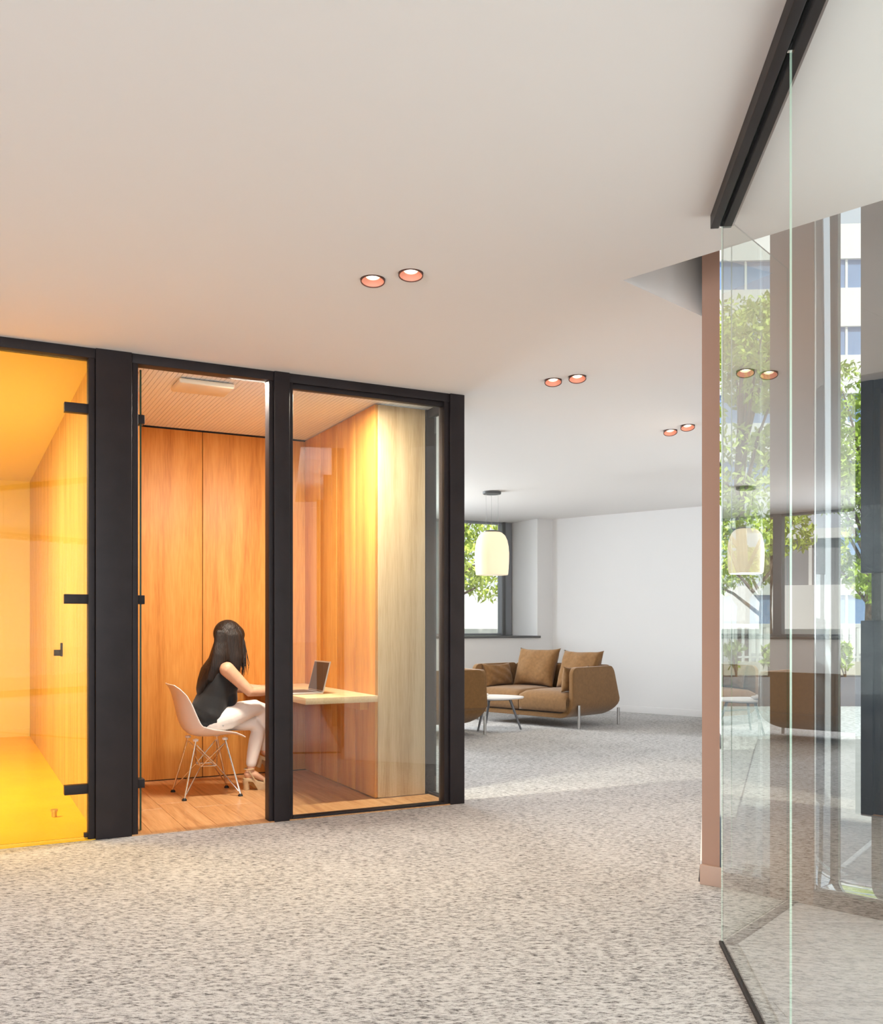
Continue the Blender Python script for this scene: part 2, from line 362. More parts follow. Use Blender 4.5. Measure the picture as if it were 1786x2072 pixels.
for a, b in ((-.445, -1.36), (-1.48, -2.49), (-2.61, -3.94), (-4.06, -5.5)): pane('glass_pane', b, a, .735, .745, 1.06, H - .03, M['gclear'], M['edge'], win)

# glazed rear wall behind the viewpoint and the outer walls
rw = empty('wall_rear', (0, -5, 0)); struct(rw)
for x in (-9.4, -6.4, -3.4, -.4, 2.6, 5.6): MB().box(x - .06, x + .06, -.06, .06, 0, H).build('post', M['black'], rw)
MB().box(-9.4, 5.6, -.06, .06, 0, .1).build('bottom_rail', M['black'], rw)
MB().box(-9.4, 5.6, -.06, .06, H - .1, H).build('top_rail', M['black'], rw)
lw = empty('wall_left', (A.x, A.y, 0), BR); struct(lw)
MB().box(-8.2, -1.2, 0, .15, 0, H).build('wall_panel', M['white'], lw)

# ---------------------------------------------------------------- glazed booth front
gp = empty('wall_booth_front', (A.x, A.y, 0), BR); struct(gp)
def post(s0, s1, w0=-.012, w1=.10): return MB().box(s0, s1, w0, w1, 0, H).build('post', M['black'], gp, bevel=.004)
post(.476, .668); post(1.487, 1.583); post(2.678, 2.784); post(-.72, -.46); post(-1.2, -1.1)
def jamb(s0, s1): return MB().box(s0, s1, .004, .085, 0, H - .004).build('jamb', M['black'], gp, bevel=.003)
for s in ((.440, .474), (.670, .703), (1.458, 1.485), (1.585, 1.608), (2.640, 2.676), (-.458, -.425)): jamb(*s)
def header(s0, s1): return MB().box(s0, s1, 0, .09, H - .055, H).build('header', M['black'], gp, bevel=.003)
header(-.46, .476); header(.668, 1.487); header(1.583, 2.678); header(-1.1, -.72)
for s in ((1.583, 2.678),): MB().box(*s, .02, .07, H - .085, H - .055).build('header_bead', M['black'], gp, bevel=.003)
MB().box(1.608, 2.642, .0, .07, 0, .018).build('threshold', M['black'], gp, bevel=.003)
pane('glass_pane', 1.604, 2.644, .035, .045, .018, H - .06, M['gbooth'], M['edgedark'], gp)
# glazed return at the end of the booth
gr = empty('wall_booth_return', (A.x, A.y, 0), BR); struct(gr)
MB().box(2.70, 2.784, .40, .50, 0, H).build('post', M['black'], gr, bevel=.004)
MB().box(2.715, 2.765, .10, .40, H - .075, H).build('header', M['black'], gr, bevel=.003)
MB().box(2.715, 2.765, .10, .40, 0, .02).build('threshold', M['black'], gr, bevel=.003)
pane('glass_pane', 2.735, 2.745, .10, .40, .02, H - .075, M['glass'], M['edgedark'], gr)
MB().box(2.70, 2.76, .50, 1.95, 0, H).build('wall_panel', M['white'], gr)

# yellow glass door with its hinges
d1 = empty('door_1', (A.x, A.y, 0), BR); struct(d1)
pane('glass_pane', -.44, .436, .038, .048, .012, H - .062, M['gyellow'], M['edgedark'], d1)
for py, n in ((825, 0), (1212, 1), (1598, 2)):
    z = 1.18 - (py - 1265) * 5.15 / 1902
    MB().box(.318, .442, .018, .066, z - .026, z + .026).build('hinge', M['black'], d1, bevel=.002)
MB().box(.42, .445, .02, .06, .012, .035).build('floor_pivot', M['black'], d1, bevel=.002)
# clear glass door of the booth standing open at right angles
d2 = empty('door_2', (A.x, A.y, 0), BR); struct(d2)
pane('glass_pane', .722, .732, .07, .80, .012, H - .07, M['gclear'], M['edgedark'], d2)
for py in (845, 1213, 1588):
    z = 1.18 - (py - 1265) * 5.3 / 1902
    MB().box(.703, .748, .055, .13, z - .025, z + .025).build('hinge', M['black'], d2, bevel=.002)
MB().tube([(.705, .74, 1.0), (.705, .74, 1.09)], .008).tube([(.75, .74, 1.0), (.75, .74, 1.09)], .008).build('door_handle', M['black'], d2)

# ---------------------------------------------------------------- booth interior
WB = 1.82; SR = 2.31; SL = .57
bf = struct(empty('floor_booth', (A.x, A.y, 0), BR))
def clipped_plank(poly, x0, x1, y0, y1, z0, z1, m, parent, name='plank'):
    bm = bmesh.new()
    bmesh.ops.create_cube(bm, size=1, matrix=Matrix.Translation(((x0 + x1) / 2, (y0 + y1) / 2, (z0 + z1) / 2)) @ Matrix.Diagonal((x1 - x0, y1 - y0, z1 - z0, 1)))
    n = len(poly)
    for i in range(n):
        p, q = Vector(poly[i]), Vector(poly[(i + 1) % n]); e = (q - p).normalized(); no = Vector((e.y, -e.x, 0))
        g = bm.verts[:] + bm.edges[:] + bm.faces[:]
        if not g: break
        r = bmesh.ops.bisect_plane(bm, geom=g, plane_co=(p.x, p.y, 0), plane_no=no, clear_outer=True)
        ed = [x for x in r['geom_cut'] if isinstance(x, bmesh.types.BMEdge)]
        if ed: bmesh.ops.holes_fill(bm, edges=bm.edges[:], sides=0)
    if len(bm.faces) < 4: bm.free(); return None
    bmesh.ops.bevel(bm, geom=[e for e in bm.edges if all(v.co.z > z1 - 1e-5 for v in e.verts)], offset=.0012, segments=1, affect='EDGES')
    me = bpy.data.meshes.new(name); bm.to_mesh(me); bm.free(); me.materials.append(m)
    o = bpy.data.objects.new(name, me); COL.objects.link(o); o.parent = parent
    return o
rr = random.Random(3)
pw = .19
rect = [(SL + .02, -.01), (2.76, -.01), (2.76, WB), (SL + .02, WB)]
k = 0
x = SL + .02
while x < 2.76:
    y = -.01 - rr.uniform(0, .9)
    while y < WB:
        clipped_plank(rect, x, x + pw - .0015, y, y + 1.2 - .0015, -.02, .006, M['oakfloor'], bf)
        y += 1.2
    x += pw
# back wall of veneer panels
def panels(name, frame_loc, rz, spans, z0, z1, th, m, axis='x', structural=True):
    o = empty(name, frame_loc, rz); struct(o)
    for a, b in spans: MB().box(a + .0025, b - .0025, 0, th, z0, z1).build('panel', m, o, bevel=.0015)
    return o
bb = panels('wall_booth_back', B(0, WB), BR, ((.60, 1.484), (1.484, 2.32)), .012, H - .035, .02, M['oak'])
MB().box(.58, 2.40, .02, .06, 0, H).build('backing', M['seal'], bb)
# right wall: tall oak unit with its end face coloured paler for the daylight on it
br = panels('wall_booth_right', B(SR, WB), BR + R(-90), ((0.0, .36), (.36, .72), (.72, 1.08), (1.08, 1.44)), .012, H - .03, .02, M['oak'])
MB().box(0, 1.42, .02, .05, 0, H - .03).build('backing', M['seal'], br)
MB().box(1.418, 1.442, .0205, .375, .012, H - .03).build('end_panel', M['oaklightened'], br, bevel=.0015)
# dividing wall between the yellow room and the booth
dv = empty('wall_booth_divide', B(SL, .1), BR + R(90)); struct(dv)
for a, b in ((0, .9), (.9, 1.8), (1.8, 2.7), (2.7, 3.6), (3.6, 4.5), (4.5, 5.3)): MB().box(a + .002, b - .002, .02, .08, .0, H).build('panel', M['oaklightened'], dv, bevel=.0015)
for a, b in ((0, .6), (.6, 1.2), (1.2, 1.72)): MB().box(a + .002, b - .002, -.04, .02, .0, H - .03).build('panel', M['oak'], dv, bevel=.0015)
# slatted booth ceiling
cb = struct(empty('ceiling_booth', (A.x, A.y, 0), BR))
MB().box(SL + .02, 2.75, .1, WB + .01, H - .016, H - .001).build('backing', M['slatgap'], cb)
sm = None
s = SL + .03
while s < 2.74:
    if sm is None:
        so = MB().box(0, .0255, .1, WB - .001, H - .022, H - .016).build('slat', M['slat'], cb); sm = so.data
    else:
        so = bpy.data.objects.new('slat', sm); COL.objects.link(so); so.parent = cb
    so.location = (s, 0, 0); s += .0287
# ceiling unit with a status light, and an unseen strip lamp added behind the door head for fill
cu = tag(empty('ceiling_unit', B(1.16, .42, H - .028), BR), 'flat cream ceiling unit with a tiny green light in the orange booth', 'sensor')
MB().box(-.17, .17, -.13, .13, -.03, 0).build('housing', M['offwhite'], cu, bevel=.012)
MB().ell((.06, .131, -.016), .006, .004, .006).build('indicator_light', M['led'], cu)
bl = tag(empty('booth_fill_lamp', B(1.66, .128, H - .022), BR), 'added warm strip lamp, unseen behind the booth header, lighting the oak booth', 'lamp')
MB().box(-.35, .35, -.03, .03, -.012, 0).build('housing', M['lampon'], bl)
lamp('booth_fill_light', 'AREA', (0, 0, -.03), 84, (1, .92, .78), (0, 0, 0), bl, shape='RECTANGLE', size=.8, size_y=.05)

# yellow room
yr = poly_floor('floor_yellow', [BP(-3.0, 0), BP(SL - .07, 0), BP(SL - .07, 5.4), BP(-3.0, 5.4)], -.02, .004, M['yellow'])
yb = struct(MB().prism([BP(-3.0, 5.4), BP(.6, 5.4), BP(.6, 5.5), BP(-3.0, 5.5)], 0, H).build('wall_yellow_back', M['cream']))
struct(MB().prism([BP(-3.0, 5.385), BP(SL - .08, 5.385), BP(SL - .08, 5.4), BP(-3.0, 5.4)], 0, .085).build('baseboard_yellow', M['cream'], bevel=.003))
struct(MB().prism([BP(-3.1, .15), BP(-3.0, .15), BP(-3.0, 5.4), BP(-3.1, 5.4)], 0, H).build('wall_yellow_left', M['cream']))
struct(MB().prism([BP(-.5, 3.5), BP(-.1, 3.5), BP(-.1, 3.53), BP(-.5, 3.53)], H - .008, H).build('trim_1', M['slot']))
yl = tag(empty('yellow_fill_lamp', B(-1.2, 1.6, H - .001), BR), 'added square ceiling lamp, out of view, lighting the yellow room', 'lamp')  # added out of view to brighten the yellow room
MB().box(-.3, .3, -.3, .3, -.03, 0).build('housing', M['lampon'], yl, bevel=.005)
lamp('yellow_fill_light', 'AREA', (0, 0, -.05), 135, (1, .95, .84), (0, 0, 0), yl, shape='SQUARE', size=1.4)
hk = tag(MB().box(-.012, .012, -.016, 0, -.05, .05).prism([(-.012, -.06), (.012, -.06), (.012, -.016), (-.012, -.016)], -.045, -.0).build('coat_hook', M['seal'], None, bevel=.003), 'small black hook on the oak wall inside the yellow room', 'hook')
ds = tag(MB().lathe([(.0005, 0), (.016, 0), (.016, .03), (.021, .032), (.021, .045), (.0005, .046)], 16).build('door_stop', M['brushed'], None, smooth=True), 'small metal door stop standing on the yellow floor', 'door stop')
hk.location = B(SL - .08, 1.95, 1.0)
ds.location = B(.33, .75, .0045)
hk.rotation_euler = (0, 0, BR + R(-90))

# ---------------------------------------------------------------- desk and laptop
dk = tag(empty('desk', B(SL, 0), BR), 'pale oak wall-mounted desk with a thick top in the orange booth', 'desk')
MB().box(1.80 - SL, SR - SL - .002, .33, WB - .002, .665, .708).build('desk_top', M['oakdesk'], dk, bevel=.002)
MB().box(SR - SL - .06, SR - SL - .004, .5, WB - .1, .60, .664).build('wall_bracket', M['oak'], dk)
lp = tag(empty('laptop', B(1.93, .78, .7085), BR), 'open dark laptop standing on the pale oak desk', 'laptop')
MB().box(-.17, .10, -.155, .155, 0, .014).build('base', M['laptop'], lp, bevel=.004)
MB().box(-.11, .06, -.13, .13, .0142, .0152).build('keyboard', M['screen'], lp)
ry = Matrix.Rotation(R(14), 3, 'Y')
MB().box(-.004, .004, -.155, .155, 0, .215, ry, (.10, 0, .012)).build('lid', M['laptop'], lp, bevel=.002)
MB().box(-.0052, -.0042, -.145, .145, .01, .205, ry, (.10, 0, .012)).build('screen', M['screen'], lp)
MB().tube([(.102, -.13, .012), (.102, .13, .012)], .008).build('lid_hinge', M['black'], lp)


# ---------------------------------------------------------------- courtyard glazing
wc = empty('window_2', (F0.x, F0.y, 0), R(-45)); struct(wc)
HT = H + .46
def cbar(n, m, x0, x1, y0, y1, z0, z1): return MB().box(x0, x1, y0, y1, z0, z1).build(n, M[m], wc, bevel=.003)
cbar('frame', 'brownpost', .345, .536, 0, .22, 0, HT)
cbar('bottom_rail', 'bronze', .111, .345, .0, .22, 0, .07)
cbar('bottom_rail', 'bronze', .536, 2.10, .0, .06, 0, .07)
cbar('sill', 'steel', .536, 2.10, .06, .25, .03, .07)
cbar('reveal_lining', 'steel', .536, .545, .004, .20, .07, HT)
cbar('mullion', 'darkgrey', .540, .556, .20, .235, .07, HT)
cbar('mullion', 'bronze', 2.10, 2.24, 0, .22, 0, HT)
cbar('bottom_rail', 'bronze', 2.24, 6.8, .0, .22, 0, .07)
cbar('mullion', 'bronze', 4.2, 4.34, 0, .22, .07, HT)
cbar('frame', 'bronze', 6.7, 6.85, 0, .22, 0, HT)
cbar('reflection_panel', 'navy', .63, 2.0, .26, .30, .36, 1.20)  # added panels carrying the dark tone of the booth's reflection in the glass
cbar('reflection_panel', 'navy', .63, 2.0, .26, .30, 1.404, 2.256)
cbar('reflection_panel', 'lilac', .63, 2.0, .26, .30, 2.256, HT)  # added panel in the grey of the ceiling's reflection
for u in (.66, 1.9): cbar('panel_post', 'darkgrey', u, u + .04, .30, .34, 0, HT)
pane('glass_pane', .111, .345, .10, .11, .07, HT, M['gclear'], M['edge'], wc)  # added opening: a direct view out stands in for the vestibule glass reflection
pane('glass_pane', .556, 2.10, .21, .22, .07, HT, M['gclear'], M['edge'], wc)
pane('glass_pane', 2.24, 4.2, .10, .11, .07, HT, M['gclear'], M['edge'], wc)
pane('glass_pane', 4.34, 6.7, .10, .11, .07, HT, M['gclear'], M['edge'], wc)

# ---------------------------------------------------------------- vestibule of frameless glass with pale wood floor
gv = empty('wall_vestibule', (K.x, K.y, 0), R(180 - 8.0 - 90)); struct(gv)
# local +x runs from the glass corner back past the viewpoint
PR = R(270 - 7.5)
gv.rotation_euler = (0, 0, PR)
for a, b in ((.004, 1.074), (1.077, 2.35), (2.356, 3.6), (3.606, 4.7)): pane('glass_pane', a, b, -.0025, .0025, .012, H - .028, M['glass'], M['edge'], gv)
MB().box(-.006, 4.7, -.040, -.010, H - .052, H).build('track', M['black'], gv, bevel=.002)
MB().box(-.006, 4.7, .010, .044, H - .046, H).build('track', M['black'], gv, bevel=.002)
MB().box(-.004, 4.7, -.010, .010, H - .028, H).build('track_seal', M['seal'], gv)
MB().box(0, 4.7, -.010, .010, 0, .012).build('floor_channel', M['black'], gv)
MB().box(1.070, 1.082, -.008, .008, H - .05, H - .03).build('clamp', M['chrome'], gv)
MB().box(-.004, .008, -.008, .008, H - .05, H - .03).build('clamp', M['chrome'], gv)
e2 = E2 - K; ang2 = math.atan2(e2.y, e2.x)
gv2 = empty('wall_vestibule_end', (K.x, K.y, 0), ang2); struct(gv2)
pane('glass_pane', .008, e2.length, -.003, .003, .012, H - .002, M['glass'], M['edgedark'], gv2)
MB().box(.01, e2.length, -.045, -.008, 0, .011).build('floor_channel', M['bronze'], gv2)
vf = struct(empty('floor_vestibule', (0, 0, 0)))
Kd = Vector((math.cos(PR), math.sin(PR)))
inn = Vector((math.cos(PR + R(90)), math.sin(PR + R(90)))) * .012
c2 = e2.normalized(); i2 = Vector((c2.y, -c2.x)) * .05
vp = [(K + inn + Kd * 4.6).to_tuple(), tuple(F(5.6, -.01).xy), tuple(F(.475, -.01).xy), (E2 + i2 * .9 - c2 * .03).to_tuple(), (K + inn + i2 * .9 + c2 * .02).to_tuple()]
ar = sum(vp[i][0] * vp[(i + 1) % 5][1] - vp[(i + 1) % 5][0] * vp[i][1] for i in range(5))
if ar < 0: vp = vp[::-1]
rr = random.Random(11); y = -1.1; row = 0; npl = 0
while y < 4.1:
    x = .3 - rr.uniform(0, .9)
    while x < 5.6:
        clipped_plank(vp, x, x + 1.1985, y, y + .1285, -.02, .008, M['greyfloor'], vf); x += 1.2
    y += .13

# ---------------------------------------------------------------- downlights
for i, (x, y) in enumerate(dl_xy):
    which = ['pair nearest the viewer', 'middle pair, above the black corner post', 'pair beside the tan wall end'][i // 2]
    o = tag(empty('downlight', (x, y, H)), ('left' if i % 2 == 0 else 'right') + ' salmon downlight of the ' + which, 'downlight', 'recessed salmon downlights')
    if i == 0:
        MB().lathe([(DR + .0005, -.0015), (DR + .0005, .004), (DR - .0035, .004), (DR - .0035, -.0025), (DR + .0005, -.0015)], 40).build('rim', M['rim'], o)
        MB().lathe([(DR - .0005, .003), (DR - .0008, .030)], 40).build('housing', M['rim'], o)
        MB().lathe([(DR - .003, .0015), (.042, .014), (.031, .023)], 40).build('reflector', M['salmon'], o, smooth=True)
        MB().lathe([(.031, .023), (.026, .034)], 40).build('lamp_cup', M['cup'], o, smooth=True)
        MB().lathe([(.0005, .0335), (.0255, .034)], 32).build('lamp_lens', M['lampon'], o)
        d0 = o
    else:
        for c in d0.children: cc = c.copy(); COL.objects.link(cc); cc.parent = o
    tl = R((10, 10, 16, 16, 19, 19)[i]); o.rotation_euler = (-tl, 0, 0); o.location.z = H - (DR + .001) * math.sin(tl)
    lamp('downlight_beam', 'SPOT', (0, 0, .01), 9, (1, .74, .52), (0, 0, 0), o, spot_size=R(95), spot_blend=.6, shadow_soft_size=.02)

# ---------------------------------------------------------------- lounge furniture
def rounded_u(L, zb, zt, r, n=8):
    zc = zt - .02
    pts = [(0, zc - d) for d in (0, .006, .016, .032, .055, .08)] + [(0, zb + r)]
    pts += [(r - r * math.cos(a), zb + r - r * math.sin(a)) for a in [math.pi / 2 * k / n for k in range(1, n + 1)]]
    pts += [(L - r + r * math.sin(a), zb + r - r * math.cos(a)) for a in [math.pi / 2 * k / n for k in range(0, n + 1)]]
    return pts + [(L, zc - d) for d in (.08, .055, .032, .016, .006, 0)]
def seat_shell(root, L, m, D0=.78, D1=.98):
    """felt shell: arms and base in one U, back panel leaning outwards and tucking in below"""
    zb, zt, th = .145, .72, .055
    def yb(z):
        t = (z - zb) / (zt - zb)
        return D0 + (D1 - D0) * (1 - t) ** .8 if t > .28 else D1 - .045 - .17 * ((.28 - t) / .28) ** 2
    U = rounded_u(L, zb, zt, .17)
    def corner(z):
        h = zt - .02 - z; r = .08
        return r - math.sqrt(max(0, r * r - (r - h) ** 2)) if h < r else 0
    def arm_fn(i, j):
        x, z = U[round(i * (len(U) - 1))]
        c = corner(z); return (x, c + (yb(z) - .01 - c - c * .6) * j, z)
    mb = MB().grid(arm_fn, len(U) - 1, 12)
    sh = mb.build('shell', M[m], root, solid=th, smooth=False)
    bv = MB()
    n = 34; zs = [zb + (zt - .02 - zb) * (1 - (1 - k / n) ** 1.3) for k in range(n + 1)]
    def inset(z):
        h = z - zb
        return .17 - math.sqrt(max(0, .17 ** 2 - (.17 - h) ** 2)) if h < .17 else corner(z)
    bv.grid(lambda i, j: ((inset(zs[round(j * n)])) + (L - 2 * inset(zs[round(j * n)])) * i, yb(zs[round(j * n)]) - .02, zs[round(j * n)]), 16, n)
    bp_ = bv.build('back_panel', M[m], root, solid=th)
    for o in (sh, bp_):
        x = o.modifiers.new('b', 'BEVEL'); x.width = .024; x.segments = 4; x.limit_method = 'ANGLE'; x.angle_limit = R(50)
        dg = bpy.context.evaluated_depsgraph_get(); dg.update()
        me = bpy.data.meshes.new_from_object(o.evaluated_get(dg)); o.modifiers.clear(); o.data = me
        me.polygons.foreach_set('use_smooth', [True] * len(me.polygons)); me.set_sharp_from_angle(angle=R(45))
    for x, y in ((-.036, .10), (L + .036, .10), (-.036, D1 - .10), (L + .036, D1 - .10)):
        MB().tube([(x, y, 0), (x, y, .27 if y < .5 else .20)], .017, 14).build('leg', M['brushed'], root, smooth=True)
    return yb
def soft_box(x0, x1, y0, y1, z0, z1, puff=.03):
    def f(n):
        pass
    mb = MB(); nx, ny = 14, 12
    def top(i, j):
        e = min(i, 1 - i, j, 1 - j); b = min(1, e / .12); b = math.sqrt(max(0, 1 - (1 - b) ** 2))
        return (x0 + (x1 - x0) * i, y0 + (y1 - y0) * j, z1 - .04 + (.04 + puff * math.sin(math.pi * i) ** .5 * math.sin(math.pi * j) ** .5) * b)
    mb.grid(top, nx, ny)
    mb.grid(lambda i, j: (x0 + (x1 - x0) * i, y0 + (y1 - y0) * j, z0), nx, ny)
    for k in (0, 1):
        mb.grid(lambda i, j: (x0 + (x1 - x0) * i, (y0, y1)[k] + .012 * (1, -1)[k] * -math.sin(math.pi * j), z0 + (z1 - .04 - z0) * j), nx, 4)
        mb.grid(lambda i, j: ((x0, x1)[k], y0 + (y1 - y0) * i, z0 + (z1 - .04 - z0) * j), ny, 4)
    return mb
def weld(o, d=.002):
    bm = bmesh.new(); bm.from_mesh(o.data); bmesh.ops.remove_doubles(bm, verts=bm.verts, dist=d); bmesh.ops.recalc_face_normals(bm, faces=bm.faces); bm.to_mesh(o.data); bm.free()
    o.data.polygons.foreach_set('use_smooth', [True] * len(o.data.polygons)); return o
def pillow(name, w_, h, t, seed, m='browncush'):
    """two puffed sheets meeting in a seam, with pointed corners and pulled creases"""
    r_ = random.Random(seed); ph = [r_.uniform(0, 6) for _ in range(6)]
    mb = MB(); N = 22
    for sgn in (1, -1):
        def f(i, j):
            u, v = i * 2 - 1, j * 2 - 1
            pull = 1 - .13 * (1 - abs(v) ** 2.2) * abs(u) ** 6; pullv = 1 - .15 * (1 - abs(u) ** 2.2) * abs(v) ** 6
            b = max(0, (1 - u ** 2) * (1 - v ** 2)) ** .38
            cr = .012 * math.sin(7 * u + 3 * v + ph[0]) * math.sin(5 * v + ph[1]) + .009 * math.sin(13 * (u - v) + ph[2]) * abs(u * v)
            return (u * w_ / 2 * pull, sgn * (t / 2 * b + cr * b), h / 2 + v * h / 2 * pullv)
        mb.grid(f, N, N)
    o = mb.build(name, M[m]); return weld(o, .0015)

SL_ = 1.5
so_rot = R(-45); so_o = Vector((.40, 11.67))
sx = Vector((q45, -q45)); sy = Vector((q45, q45))
def sofa_at(x, y, z): p = so_o + sx * x + sy * y; return Vector((p.x, p.y, z))
sofa = tag(empty('sofa', (so_o.x, so_o.y, 0), so_rot), 'brown felt two-seat sofa with rounded arms along the white wall', 'sofa')
ybf = seat_shell(sofa, SL_, 'brown')
for a, b in ((.045, SL_ / 2 - .004), (SL_ / 2 + .004, SL_ - .045)):
    weld(soft_box(a, b, -.02, .80, .19, .405).build('seat_cushion', M['browncush'], sofa))
MB().box(SL_ * .3, SL_ * .45, ybf(.36) + .028, ybf(.36) + .034, .33, .37).build('care_tag', M['seal'], sofa)
def put(o, x, y, z, rx, rz, label, cat='cushion', group=None):
    o.location = sofa_at(x, y, z); o.rotation_euler = Euler((rx, 0, so_rot + rz), 'XYZ'); tag(o, label, cat, group); return o
put(pillow('back_cushion', .62, .52, .20, 1), .46, .58, .405, R(-20), R(4), 'big square brown cushion in the middle of the sofa, the fully visible one', group='large cushions against the sofa back')
put(pillow('back_cushion', .62, .50, .20, 2), 1.09, .62, .405, R(-20), R(-3), 'big square brown cushion half hidden behind the near sofa arm', group='large cushions against the sofa back')
put(pillow('side_cushion', .52, .30, .13, 3), .12, .36, .41, R(-14), R(90), 'small brown bolster cushion against the sofa arm by the window', group='small cushions against the sofa arms')
put(pillow('side_cushion', .48, .30, .13, 4), SL_ - .15, .25, .41, R(-8), R(-90), 'small brown bolster cushion seen edge-on inside the near sofa arm', group='small cushions against the sofa arms')
ax = Vector((-math.cos(BR), -math.sin(BR))); ay = Vector((math.sin(BR), -math.cos(BR)))
armc = tag(empty('armchair', (.115, 10.75, 0), BR + R(180)), 'brown felt armchair seen from behind beside the black corner post', 'armchair')
seat_shell(armc, 1.05, 'brown', .74, .80)
weld(soft_box(.045, 1.0, -.02, .68, .19, .405).build('seat_cushion', M['browncush'], armc))
ct = tag(empty('coffee_table', (.605, 10.68, 0)), 'low white coffee table with a rounded top between sofa and armchair', 'table')
def sup(a): 
    r = .31 * (1 + .07 * math.cos(3 * a)); return (r * math.cos(a), r * math.sin(a))
tp = [sup(2 * math.pi * k / 48) for k in range(48)]
mbt = MB(); mbt.prism(tp, .352, .372); mbt.build('table_top', M['whitetop'], ct, bevel=.007)
for k in range(3):
    a = R(-12 + 120 * k)
    MB().tube([(.17 * math.cos(a), .17 * math.sin(a), .35), ((.30 * math.cos(a)), .30 * math.sin(a), 0)], [.017, .011], 12).build('leg', M['tableleg'], ct, smooth=True)
MB().tube([(.16 * math.cos(R(-12 + 120 * k)), .16 * math.sin(R(-12 + 120 * k)), .34) for k in (0, 1, 2, 0)], .012, 8).build('leg_brace', M['tableleg'], ct)
bw = tag(empty('dish', (.47, 10.56, .3725)), 'small white lidded dish standing on the low white coffee table', 'dish')
MB().lathe([(.0005, 0), (.03, 0), (.04, .012), (.065, .022), (.066, .026), (.0005, .026)], 24).build('bowl', M['whitetop'], bw, smooth=True)
MB().lathe([(.0005, .027), (.062, .027), (.055, .04), (.012, .047), (.012, .056), (.0005, .058)], 24).build('lid', M['plastic'], bw, smooth=True)

pn = tag(empty('pendant_lamp', (.575, 10.72, H)), 'glowing opal glass pendant lamp hanging on thin wires over the sofa group', 'lamp')
MB().lathe([(.0005, -.03), (.10, -.03), (.105, -.026), (.105, 0), (.0005, 0)], 40).build('canopy', M['darkgrey'], pn, smooth=True)
zs0 = 2.245 - H; zs1 = 1.752 - H
MB().lathe([(.0005, zs0 + .012), (.085, zs0 + .012), (.098, zs0 + .006), (.098, zs0 - .004), (.0005, zs0 - .004)], 40).build('cap', M['darkgrey'], pn, smooth=True)
MB().lathe([(.09, zs0 - .004), (.118, zs0 - .015), (.150, zs0 - .045), (.176, zs0 - .10), (.190, zs0 - .17), (.196, zs0 - .25), (.194, zs0 - .36), (.186, zs1 + .02), (.180, zs1), (.10, zs1 + .002), (.0005, zs1 + .004)], 48).build('shade', M['lampglass'], pn, smooth=True)
for k in range(3):
    a = R(90 + 120 * k)
    MB().tube([(.08 * math.cos(a), .08 * math.sin(a), -.03), (.08 * math.cos(a), .08 * math.sin(a), zs0 + .01)], .0015, 5).build('wire', M['brushed'], pn)
lamp('pendant_light', 'AREA', (0, 0, zs1 - .004), 8, (1, .90, .72), (0, 0, 0), pn, shape='DISK', size=.34)

# ---------------------------------------------------------------- shell chair
CH = B(1.34, 1.09, .006)
ch = tag(empty('shell_chair', CH, BR), 'white moulded plastic chair on a wire base under the seated woman', 'chair')
prof = [(.228, .402), (.20, .412), (.15, .420), (.08, .414), (0, .408), (-.07, .412), (-.12, .428), (-.155, .462), (-.178, .51), (-.195, .57), (-.210, .64), (-.224, .70), (-.240, .745), (-.258, .772)]
wid = [.19, .205, .215, .218, .216, .214, .212, .210, .208, .205, .200, .192, .175, .145]
lift = [.0, .004, .012, .022, .032, .040, .046, .05, .05, .045, .038, .028, .014, .004]
def ip(arr, t):
    t = t * (len(arr) - 1); i = min(int(t), len(arr) - 2); f = t - i
    a, b = arr[i], arr[i + 1]
    return tuple(p + (q - p) * f for p, q in zip(a, b)) if isinstance(a, tuple) else a + (b - a) * f
def shell_fn(i, j):
    x, z = ip(prof, i); wv = ip(wid, i); lf = ip(lift, i); v = j * 2 - 1
    x2, z2 = ip(prof, min(1, i + .01)); x1, z1 = ip(prof, max(0, i - .01))
    tx, tz = x2 - x1, z2 - z1; l = math.hypot(tx, tz); nx, nz = tz / l, -tx / l
    g = min(1, max(0, (i - .28) / .36)); g = g * g * (3 - 2 * g) * math.pi / 2
    up = abs(v) ** 2.6 * lf * 1.9
    return (x + math.sin(g) * up, v * wv, z + math.cos(g) * up)
MB().grid(shell_fn, 52, 24).build('seat_shell', M['plastic'], ch, solid=.008, sub=1)
TOPP = {(1, -1): (.10, -.12), (1, 1): (.10, .12), (-1, -1): (-.10, -.12), (-1, 1): (-.10, .12)}
for (a, b), (tx, ty) in TOPP.items():
    fx, fy = .19 * a, .186 * b
    lg = MB().tube([(tx, ty, .392), (fx, fy, .016)], .0072, 10).build('leg', M['chrome'], ch, smooth=True)
    MB().lathe([(.0005, -.0005), (.017, -.0005), (.017, .006), (.010, .016), (.0005, .02)], 16, (fx, fy, 0)).build('foot_glide', M['seal'], lg, smooth=True)
    MB().lathe([(.0005, .385), (.018, .385), (.020, .398), (.0005, .405)], 14, (tx, ty, 0)).build('rubber_mount', M['plastic'], lg, smooth=True)
MID = {k: (.055 * k[0], .075 * k[1], .205) for k in TOPP}
for (a, b), m in MID.items():
    fx, fy = .184 * a, .180 * b
    MB().tube([(fx, fy, .03), m], .0042, 8).build('brace', M['chrome'], ch, smooth=True)
    MB().tube([m, (TOPP[(-a, b)][0] * .95, TOPP[(-a, b)][1], .36)], .0042, 8).build('brace', M['chrome'], ch, smooth=True)
    MB().tube([m, (TOPP[(a, -b)][0], TOPP[(a, -b)][1] * .95, .36)], .0042, 8).build('brace', M['chrome'], ch, smooth=True)
MB().tube([MID[(1, 1)], MID[(1, -1)], MID[(-1, -1)], MID[(-1, 1)], MID[(1, 1)]], .0042, 8).build('base_ring', M['chrome'], ch, smooth=True)

